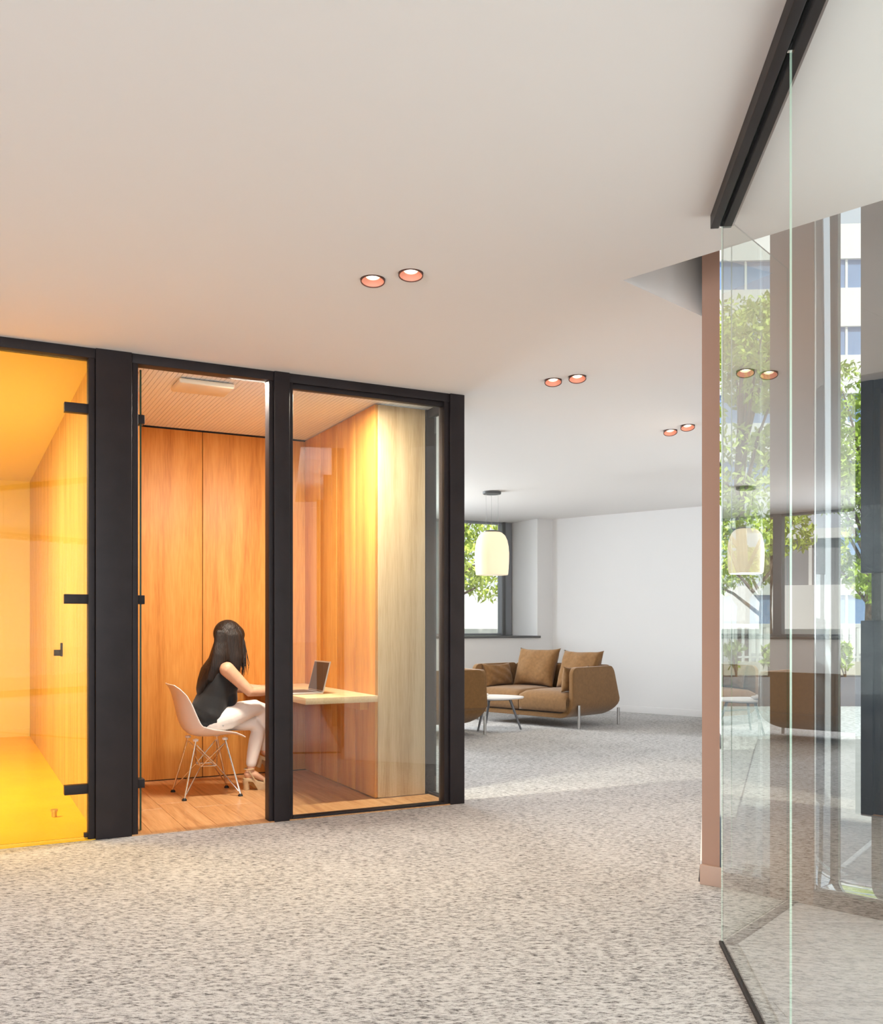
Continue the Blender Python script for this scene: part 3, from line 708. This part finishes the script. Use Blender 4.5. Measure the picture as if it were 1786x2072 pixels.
# ---------------------------------------------------------------- seated woman: x forward, y to her own left, z up
wm = tag(empty('person', CH, BR), 'seated woman with long dark hair, black sleeveless top, white trousers, legs crossed', 'person')
ym = 0.0
bdy = MB()
# torso under the clothes, neck, head
bdy.limb([((.04, 0, .57), .13, .08), ((.04, 0, .60), .12, .08), ((.055, 0, .68), .115, .078), ((.075, 0, .79), .132, .082), ((.09, 0, .86), .130, .070), ((.105, 0, .915), .085, .05)], 20)
bdy.limb([((.095, 0, .91), .05, .05), ((.13, 0, .98), .045, .047), ((.15, 0, 1.03), .05, .055)], 16)
hd = Matrix.Rotation(R(24), 3, 'Y')
def hp(x, y, z): return tuple(Vector((.160, 0, 1.085)) + hd @ Vector((x, y, z)))
bdy.ell(hp(-.005, 0, .012), .088, .072, .092, 24, 16, hd)
bdy.ell(hp(.030, 0, -.040), .056, .054, .062, 20, 12, hd)
bdy.ell(hp(.058, 0, -.082), .026, .030, .022, 14, 10, hd)
bdy.limb([(hp(.080, 0, .012), .010, .010), (hp(.094, 0, -.018), .012, .012), (hp(.098, 0, -.030), .016, .012), (hp(.084, 0, -.036), .015, .010)], 10)
for sy_ in (-1, 1):
    bdy.ell(hp(-.002, .073 * sy_, -.012), .018, .008, .030, 12, 8, hd)
    bdy.ell(hp(.070, .030 * sy_, .022), .016, .020, .007, 10, 6, hd)   # brow
    bdy.ell(hp(.060, .034 * sy_, -.022), .022, .020, .020, 10, 6, hd)  # cheek
# arms; her own right arm (y<0) is the one seen
def arm(sy_, el, wr, hand):
    sh = (.105, .150 * sy_, .872)
    bdy.limb([(sh, .050, .052), ((sh[0] * .6 + el[0] * .4, sh[1] * .6 + el[1] * .4, sh[2] * .6 + el[2] * .4), .041, .045), (el, .035, .036), ((el[0] * .55 + wr[0] * .45, el[1] * .55 + wr[1] * .45, el[2] * .55 + wr[2] * .45), .033, .034), (wr, .024, .022)], 16)
    w0 = Vector(wr); h = Vector(hand); dr = (h - w0).normalized(); side = Vector((0, 1, 0)); side = (side - dr * side.dot(dr)).normalized(); up = dr.cross(side)
    if up.z < 0: up = -up
    bdy.limb([(w0, .024, .018), (w0 + dr * .035, .033, .015), (w0 + dr * .075, .038, .013)], 12)
    for k, (off, ln) in enumerate(((-.029, .062), (-.010, .072), (.010, .075), (.028, .066))):
        b0 = w0 + dr * .070 + side * off * -sy_
        bdy.limb([(b0, .0085), (b0 + dr * ln * .45 + up * .010, .008), (b0 + dr * ln * .8 - up * .002, .0072), (b0 + dr * ln - up * .016, .0062)], 8)
    t0 = w0 + dr * .022 + side * .026 * sy_ * -1 * -1
    t0 = w0 + dr * .024 - side * .024 * sy_
    bdy.limb([(t0, .012), (t0 + dr * .03 - side * .018 * sy_ - up * .004, .010), (t0 + dr * .058 - side * .022 * sy_ - up * .012, .0075)], 8)
arm(-1, (.262, -.175, .712), (.452, -.11, .712), (.56, -.08, .722))
arm(1, (.27, .185, .715), (.455, .09, .712), (.56, .05, .722))
# legs under the trousers, ankles and feet
bdy.limb([((.338, .03, .26), .030, .032), ((.330, .03, .19), .028, .030), ((.322, .03, .14), .026, .028), ((.314, .03, .10), .027, .030)], 14)
bdy.limb([((.300, .03, .112), .028, .026), ((.355, .03, .105), .032, .026), ((.41, .03, .070), .038, .018), ((.452, .03, .056), .034, .012)], 14)
for k in range(5):
    yy = .03 + .026 - .0145 * k; bdy.limb([((.445, yy, .056), .0075), ((.468 - .005 * k, yy, .053), .007), ((.480 - .006 * k, yy, .049), .006)], 6)
bdy.limb([((.43, .10, .36), .034, .036), ((.445, .11, .30), .028, .030), ((.455, .115, .255), .028, .030)], 14)
bdy.limb([((.445, .115, .255), .028, .026), ((.50, .12, .225), .032, .024), ((.555, .122, .185), .037, .017), ((.59, .122, .160), .033, .012)], 14)
for k in range(5):
    yy = .122 - .026 + .0145 * k; bdy.limb([((.585, yy, .162), .0075), ((.605 - .004 * k, yy, .144), .007), ((.615 - .005 * k, yy, .132), .006)], 6)
bdy.build('body', M['skin'], wm, remesh=.0055, smoothit=2)
for sy_ in (-1, 1):
    MB().ell(hp(.079, .030 * sy_, .004), .010, .014, .008, 12, 8, hd).build('eye', M['eye'], wm, smooth=True)
MB().ell(hp(.081, 0, -.058), .009, .022, .006, 12, 8, hd).build('lips', M['lip'], wm, smooth=True)
# sleeveless top
tp_ = MB()
tp_.limb([((.0, 0, .545), .176, .112), ((.012, 0, .56), .178, .120), ((.025, 0, .60), .160, .122), ((.050, 0, .68), .148, .108), ((.070, 0, .76), .154, .110), ((.085, 0, .83), .150, .104), ((.098, 0, .885), .118, .075), ((.108, 0, .915), .075, .055)], 26)
tp_.limb([((.14, 0, .56), .11, .05), ((.165, 0, .66), .10, .05), ((.158, 0, .75), .10, .05)], 16)
for sy_ in (-1, 1):
    tp_.ell((.140, .062 * sy_, .745), .068, .066, .066, 16, 10)
    tp_.limb([((.092, .05 * sy_, .912), .035, .03), ((.098, .115 * sy_, .893), .03, .03)], 12)
tp_.limb([((-.055, 0, .492), .155, .045), ((.03, 0, .515), .175, .07)], 18)
tp_.build('sleeveless_top', M['top'], wm, remesh=.0075, smoothit=4)
# trousers: her own right leg crossed over the left
tr = MB()
tr.limb([((-.01, 0, .495), .165, .070), ((.03, 0, .50), .168, .075), ((.07, 0, .51), .155, .07)], 22)
tr.limb([((.03, -.085, .508), .088, .078), ((.13, -.080, .530), .082, .080), ((.24, -.055, .570), .074, .074), ((.345, -.015, .588), .060, .058), ((.395, .012, .570), .054, .056), ((.418, .035, .50), .050, .054), ((.432, .065, .43), .048, .052), ((.438, .09, .36), .043, .046), ((.448, .11, .29), .037, .039)], 18)
tr.limb([((.03, .085, .495), .085, .068), ((.14, .080, .490), .078, .062), ((.26, .060, .478), .068, .058), ((.352, .042, .472), .060, .056), ((.378, .036, .42), .052, .050), ((.362, .032, .35), .050, .052), ((.344, .030, .27), .044, .046), ((.328, .030, .19), .037, .039)], 18)
tr.build('trousers', M['trousers'], wm, remesh=.007, smoothit=3)
MB().ell((.075, -.168, .487), .006, .004, .006, 10, 6).build('rivet', M['brushed'], wm)
# platform sandals
def sandal(tf):
    sd = empty('sandal', (0, 0, 0)); sd.parent = wm
    def T(p): return tuple(tf @ Vector(p))
    sole = MB(); N = 14
    outl = [(.47, .030), (.455, .046), (.42, .050), (.37, .042), (.33, .034), (.285, .030), (.268, .018)]
    up = [(x, y) for x, y in outl]; full = [(x, y) for x, y in up] + [(x, -y) for x, y in up[::-1]]
    def zt(x): return .044 if x > .41 else .044 + .044 * min(1, (.41 - x) / .10)
    vs = [T((x, y, zt(x))) for x, y in full] + [T((x, y, (.0 if x > .35 else zt(x) - .024))) for x, y in full]
    n = len(full); sole.add(vs, [tuple(range(n)), tuple(range(2 * n - 1, n - 1, -1))] + [(i, (i + 1) % n, n + (i + 1) % n, n + i) for i in range(n)])
    sole.build('platform_sole', M['shoe'], sd, bevel=.005)
    hl = MB(); ring = []
    for z, r in ((.0, .023), (.03, .022), (.070, .030)):
        ring.append([T((.292 + r * math.cos(2 * math.pi * k / 16), r * 1.05 * math.sin(2 * math.pi * k / 16), z)) for k in range(16)])
    hl.add([p for r_ in ring for p in r_], [(i * 16 + k, i * 16 + (k + 1) % 16, (i + 1) * 16 + (k + 1) % 16, (i + 1) * 16 + k) for i in range(2) for k in range(16)] + [tuple(range(15, -1, -1)), tuple(32 + k for k in range(16))])
    hl.build('block_heel', M['shoe'], sd, bevel=.002, smooth=True)
    st = MB(); st.grid(lambda i, j: T((.405 + .052 * i, -.050 * math.cos(math.pi * j), .044 + (.042 - .018 * i) * math.sin(math.pi * j))), 5, 14)
    st.build('toe_strap', M['shoe'], sd, solid=.004, smooth=True)
    an = MB(); an.tube([T((.312 + .034 * math.cos(2 * math.pi * k / 20), .034 * math.sin(2 * math.pi * k / 20), .148)) for k in range(21)], .0055, 6)
    an.tube([T((.345, -.040, .070)), T((.318, -.037, .110)), T((.296, -.030, .148))], .0045, 6).tube([T((.345, .040, .070)), T((.318, .037, .110)), T((.296, .030, .148))], .0045, 6)
    an.build('ankle_strap', M['shoe'], sd, smooth=True)
sandal(Matrix.Translation((0, .03, 0)))
sandal(Matrix.Translation((.452, .1155, .250)) @ Matrix.Rotation(R(20), 4, 'Y') @ Matrix.Rotation(R(3), 4, 'Z') @ Matrix.Translation((-.308, 0, -.118)))
# hair: cap, long curtain down the back, locks beside the face and loose strands
hr = MB()
hr.ell(hp(-.020, 0, .022), .102, .092, .100, 24, 16, hd)
hr.ell(hp(.020, 0, .036), .078, .084, .072, 20, 12, hd)
hr.limb([((.145, 0, 1.12), .090, .082), ((.125, 0, 1.05), .092, .068), ((.100, 0, .98), .098, .066), ((.070, -.01, .92), .110, .058), ((.010, -.012, .85), .112, .052), ((-.020, -.010, .785), .100, .040), ((-.040, -.006, .725), .070, .030), ((-.046, -.004, .68), .034, .016)], 22)
for sy_ in (-1, 1):
    hr.limb([((.150, .060 * sy_, 1.15), .022, .050), ((.155, .080 * sy_, 1.10), .022, .066), ((.165, .092 * sy_, 1.02), .022, .066), ((.178, .108 * sy_, .94), .020, .058), ((.180, .112 * sy_, .885), .014, .036), ((.186, .110 * sy_, .84), .008, .018)], 16)
    hr.limb([((.200, .050 * sy_, 1.15), .018, .030), ((.222, .070 * sy_, 1.10), .013, .024), ((.236, .080 * sy_, 1.04), .012, .022), ((.238, .092 * sy_, .95), .010, .016), ((.232, .094 * sy_, .87), .006, .010), ((.228, .092 * sy_, .82), .004, .005)], 10)
hr.limb([((.10, -.070, 1.12), .026, .06), ((.09, -.084, 1.05), .026, .06), ((.075, -.105, .96), .030, .065), ((.04, -.118, .88), .026, .05), ((.0, -.112, .80), .018, .030)], 14)
ho = hr.build('hair', M['hair'], wm, remesh=.007, smoothit=3)
rs = random.Random(5); stn = MB()
for k in range(70):
    if k < 34:
        y0 = rs.uniform(-.09, .09); x0 = .06 + rs.uniform(-.02, .02)
        p = [(x0 + .05, y0 * .8, 1.06), (x0, y0 * 1.1, .95), (x0 - .055 + rs.uniform(-.01, .01), y0 * 1.15, .82), (x0 - .095 + rs.uniform(-.015, .01), y0 + rs.uniform(-.02, .02), rs.uniform(.66, .74))]
    else:
        sy_ = -1 if k % 3 else 1; x0 = .17 + rs.uniform(-.03, .075)
        p = [(x0, .082 * sy_, 1.08), (x0 + .014, .104 * sy_, .99), (x0 + .020 + rs.uniform(-.01, .01), .118 * sy_, .91), (x0 + .016 + rs.uniform(-.012, .014), .114 * sy_, rs.uniform(.80, .88))]
    stn.tube(p, [.003, .003, .0024, .0008], 4)
stn.build('loose_strands', M['hair'], wm, smooth=True)['kind'] = 'stuff'

# ---------------------------------------------------------------- outside: ground, courtyard wall, fence, planters, trees, buildings
struct(MB().prism([(-40, -40), (60, -40), (60, 70), (-40, 70)], -.30, -.13).build('ground', M['paving']))
struct(MB().prism([tuple(F(-.02, .26).xy), tuple(F(9, .26).xy), (20, 9.9), (20, 12), (wr1o.x * .88 + .3, 9.9), ], -.13, -.02).build('ground_paving', M['paving']))
struct(MB().prism([(2.95, 9.9), (20, 9.9), (20, 13.9), (3.9, 13.9)], -.13, .01).build('ground_gravel', M['gravel']))
for (x0, y0), (x1, y1) in (((1.976, 4.64), (2.9, 5.9)), ((2.12, 4.40), (3.2, 5.87))):
    v = Vector((x1 - x0, y1 - y0)).normalized(); nn = Vector((-v.y, v.x)) * .012
    struct(MB().prism([(x0 - nn.x, y0 - nn.y), (x1 - nn.x, y1 - nn.y), (x1 + nn.x, y1 + nn.y), (x0 + nn.x, y0 + nn.y)], -.02, -.012).build('ground_line', M['fence']))
gw = struct(MB().box(4.0, 22, 15.4, 15.6, 0, .58).build('wall_garden', M['wallgreen']))
fe = tag(empty('fence', (4.2, 15.5, .58)), 'white bar fence on the low garden wall behind the planters', 'fence')
bar_me = None
for k in range(46):
    if bar_me is None: o = MB().box(-.022, .022, -.012, .012, 0, .56).build('bar', M['fence'], fe); bar_me = o.data
    else: o = bpy.data.objects.new('bar', bar_me); COL.objects.link(o); o.parent = fe
    o.location = (.06 + .118 * k, 0, 0)
MB().box(0, 5.5, -.02, .02, .56, .62).build('top_rail', M['fence'], fe)
MB().box(0, 5.5, -.016, .016, .06, .09).build('bottom_rail', M['fence'], fe)
def leaves(name, spots, n, size, m, parent, seed, flat=.4, spread=1.0):
    """leaf blades scattered through round clumps"""
    r_ = random.Random(seed); mb = MB()
    for _ in range(n):
        c, rad = r_.choice(spots)
        while True:
            v = Vector((r_.uniform(-1, 1), r_.uniform(-1, 1), r_.uniform(-1, 1)))
            if v.length < 1: break
        v = v.normalized() * v.length ** .6
        p = Vector(c) + Vector((v.x * rad, v.y * rad, v.z * rad * .75))
        l = size * r_.uniform(.6, 1.3); q = Euler((r_.uniform(-1.2, 1.2), r_.uniform(-1.2, 1.2), r_.uniform(0, 6.28))).to_matrix()
        pts = [(-l, 0, 0), (-l * .2, -l * flat, .08 * l), (l, 0, 0), (-l * .2, l * flat, .08 * l)]
        mb.add([p + q @ Vector(t) for t in pts], [(0, 1, 2, 3)])
    o = mb.build(name, M[m], parent); o['kind'] = 'stuff'; return o
def tree(loc, h, crown, cr, n, m, label, seed, size=.07):
    r_ = random.Random(seed)
    t = tag(empty('tree', loc), label, 'tree', None)
    mb = MB(); mb.tube([(0, 0, 0), (.05, .02, h * .25), (-.04, .05, h * .5), (.02, 0, h * .8)], [.14, .11, .08, .03], 10)
    spots = []
    for k in range(16):
        a = r_.uniform(0, 6.28); z = crown + (h - crown) * r_.uniform(.05, .95); rad = cr * r_.uniform(.45, 1.0) * (1 - .5 * max(0, (z - crown) / (h - crown) - .5))
        e = (rad * math.cos(a), rad * math.sin(a), z); spots.append((e, cr * r_.uniform(.32, .55)))
        mb.tube([(0, .02, z * .62), (e[0] * .5, e[1] * .5, z * .86), e], [.045, .028, .010], 6)
    spots.append(((0, 0, h * .85), cr * .55)); spots.append(((0, 0, crown + (h - crown) * .4), cr * .6))
    mb.build('trunk', M['bark'], t, smooth=True)
    leaves('foliage', spots, n, size, m, t, seed)
    return t
tree((5.55, 17.4, -.1), 7.9, 1.9, 1.5, 12000, 'leafl', 'bright light green tree seen through the glazing beside the tan wall end', 21, .085)
tree((9.0, 19.8, -.1), 6.6, 1.7, 1.5, 10000, 'leaf', 'shorter green tree behind the window with the steel reveal', 22, .085)
tree((13.6, 21, -.1), 6.5, 1.6, 1.8, 6000, 'leaf', 'large green tree beyond the garden wall farther along', 23, .09)
# planters with leafy shrubs
for i, (x, l) in enumerate(((4.05, 1.5), (5.65, 1.5), (7.25, 1.5))):
    pl = tag(empty('planter', (x, 13.55, .011)), ['grey box planter closest to the tan wall end', 'grey box planter, middle one of the row on the gravel', 'grey box planter farthest from the tan wall end'][i], 'planter', 'grey planters on the gravel')
    b = MB(); b.box(0, l, 0, .03, 0, .42).box(0, l, .47, .5, 0, .42).box(0, .03, .03, .47, 0, .42).box(l - .03, l, .03, .47, 0, .42)
    b.build('box', M['planter'], pl, bevel=.004)
    MB().box(.03, l - .03, .03, .47, .0, .38).build('soil', M['soil'], pl)
    for k in range(3):
        sh = tag(empty('shrub', (x + .28 + .47 * k, 13.8, .392)), ['%s leafy shrub in the %s of the three grey planters' % (('left', 'middle', 'right')[k], ('leftmost', 'middle one', 'rightmost')[i])][0], 'shrub', 'broad-leaved shrubs in the planters')
        r_ = random.Random(40 + i * 3 + k); stm = MB(); sp = []
        for q in range(5):
            e = (r_.uniform(-.13, .13), r_.uniform(-.12, .12), r_.uniform(.2, .5)); stm.tube([(0, 0, 0), (e[0] * .4, e[1] * .4, e[2] * .6), e], [.012, .009, .005], 5); sp.append((e, .10))
        stm.build('stem', M['bark'], sh)
        leaves('foliage', sp, 130, .075, 'leaf', sh, 60 + i * 3 + k, .42)
def building(loc, rz, wdt, floors, fh, label, z0=0.0, win_h=1.35):
    b = tag(empty('building', loc, rz), label, 'building')
    MB().box(0, wdt, .3, 8, 0, floors * fh + .6).build('wall', M['bldg'], b)
    for f in range(floors):
        MB().box(-.05, wdt + .05, 0, .3, f * fh - .02, f * fh + fh - win_h).build('cladding_band', M['bldg'], b)
        MB().box(0, wdt, .18, .3, f * fh + fh - win_h, f * fh + fh).build('window_band', M['bglass'], b)
        n = int(wdt / 1.5)
        for k in range(n + 1): MB().box(k * wdt / n - .05, k * wdt / n + .05, .10, .18, f * fh + fh - win_h, f * fh + fh).build('mullion', M['bldg'], b)
    MB().box(-.05, wdt + .05, 0, .3, floors * fh, floors * fh + 1.6).build('parapet', M['bldg'], b)
    return b
building((6.5, 44, -.5), R(-3), 26, 6, 3.1, 'pale office block with bands of bluish windows beyond the courtyard trees')
# beyond the lounge window
gb = tag(empty('low_building', (-14, 24, -.1), R(6)), 'low white building with a dark window strip seen through the lounge window', 'building')
MB().box(0, 17.5, 0, 5, 0, 2.3).build('wall', M['bldg'], gb)
MB().box(0, 13, .4, 4.8, 2.3, 3.5).build('window_band', M['reflwin'], gb)
MB().box(-.2, 13.2, .2, 5, 3.5, 3.75).build('roof', M['bldg'], gb)
for k in range(9): MB().box(.3 + k * 1.5, .38 + k * 1.5, .34, .4, 2.3, 3.5).build('mullion', M['bldg'], gb)
lo = tag(MB().box(-12, 3.2, 20.3, 20.6, -.12, 1.10).build('parapet_wall', M['fence']), 'long low white parapet wall in front of the white building', 'wall')
tree((-.2, 18.2, -.1), 6.2, 1.9, 1.5, 7000, 'leafl', 'light green tree outside the lounge window beside the pendant lamp', 31, .085)
tree((-3.6, 17.6, -.1), 6.0, 2.0, 1.7, 7000, 'leaf', 'green tree outside the lounge window hidden behind the booth', 32, .085)
tree((-9.6, 15.0, -.1), 6.0, 2.0, 1.7, 6000, 'leafl', 'green tree outside the far end of the lounge window', 33, .085)
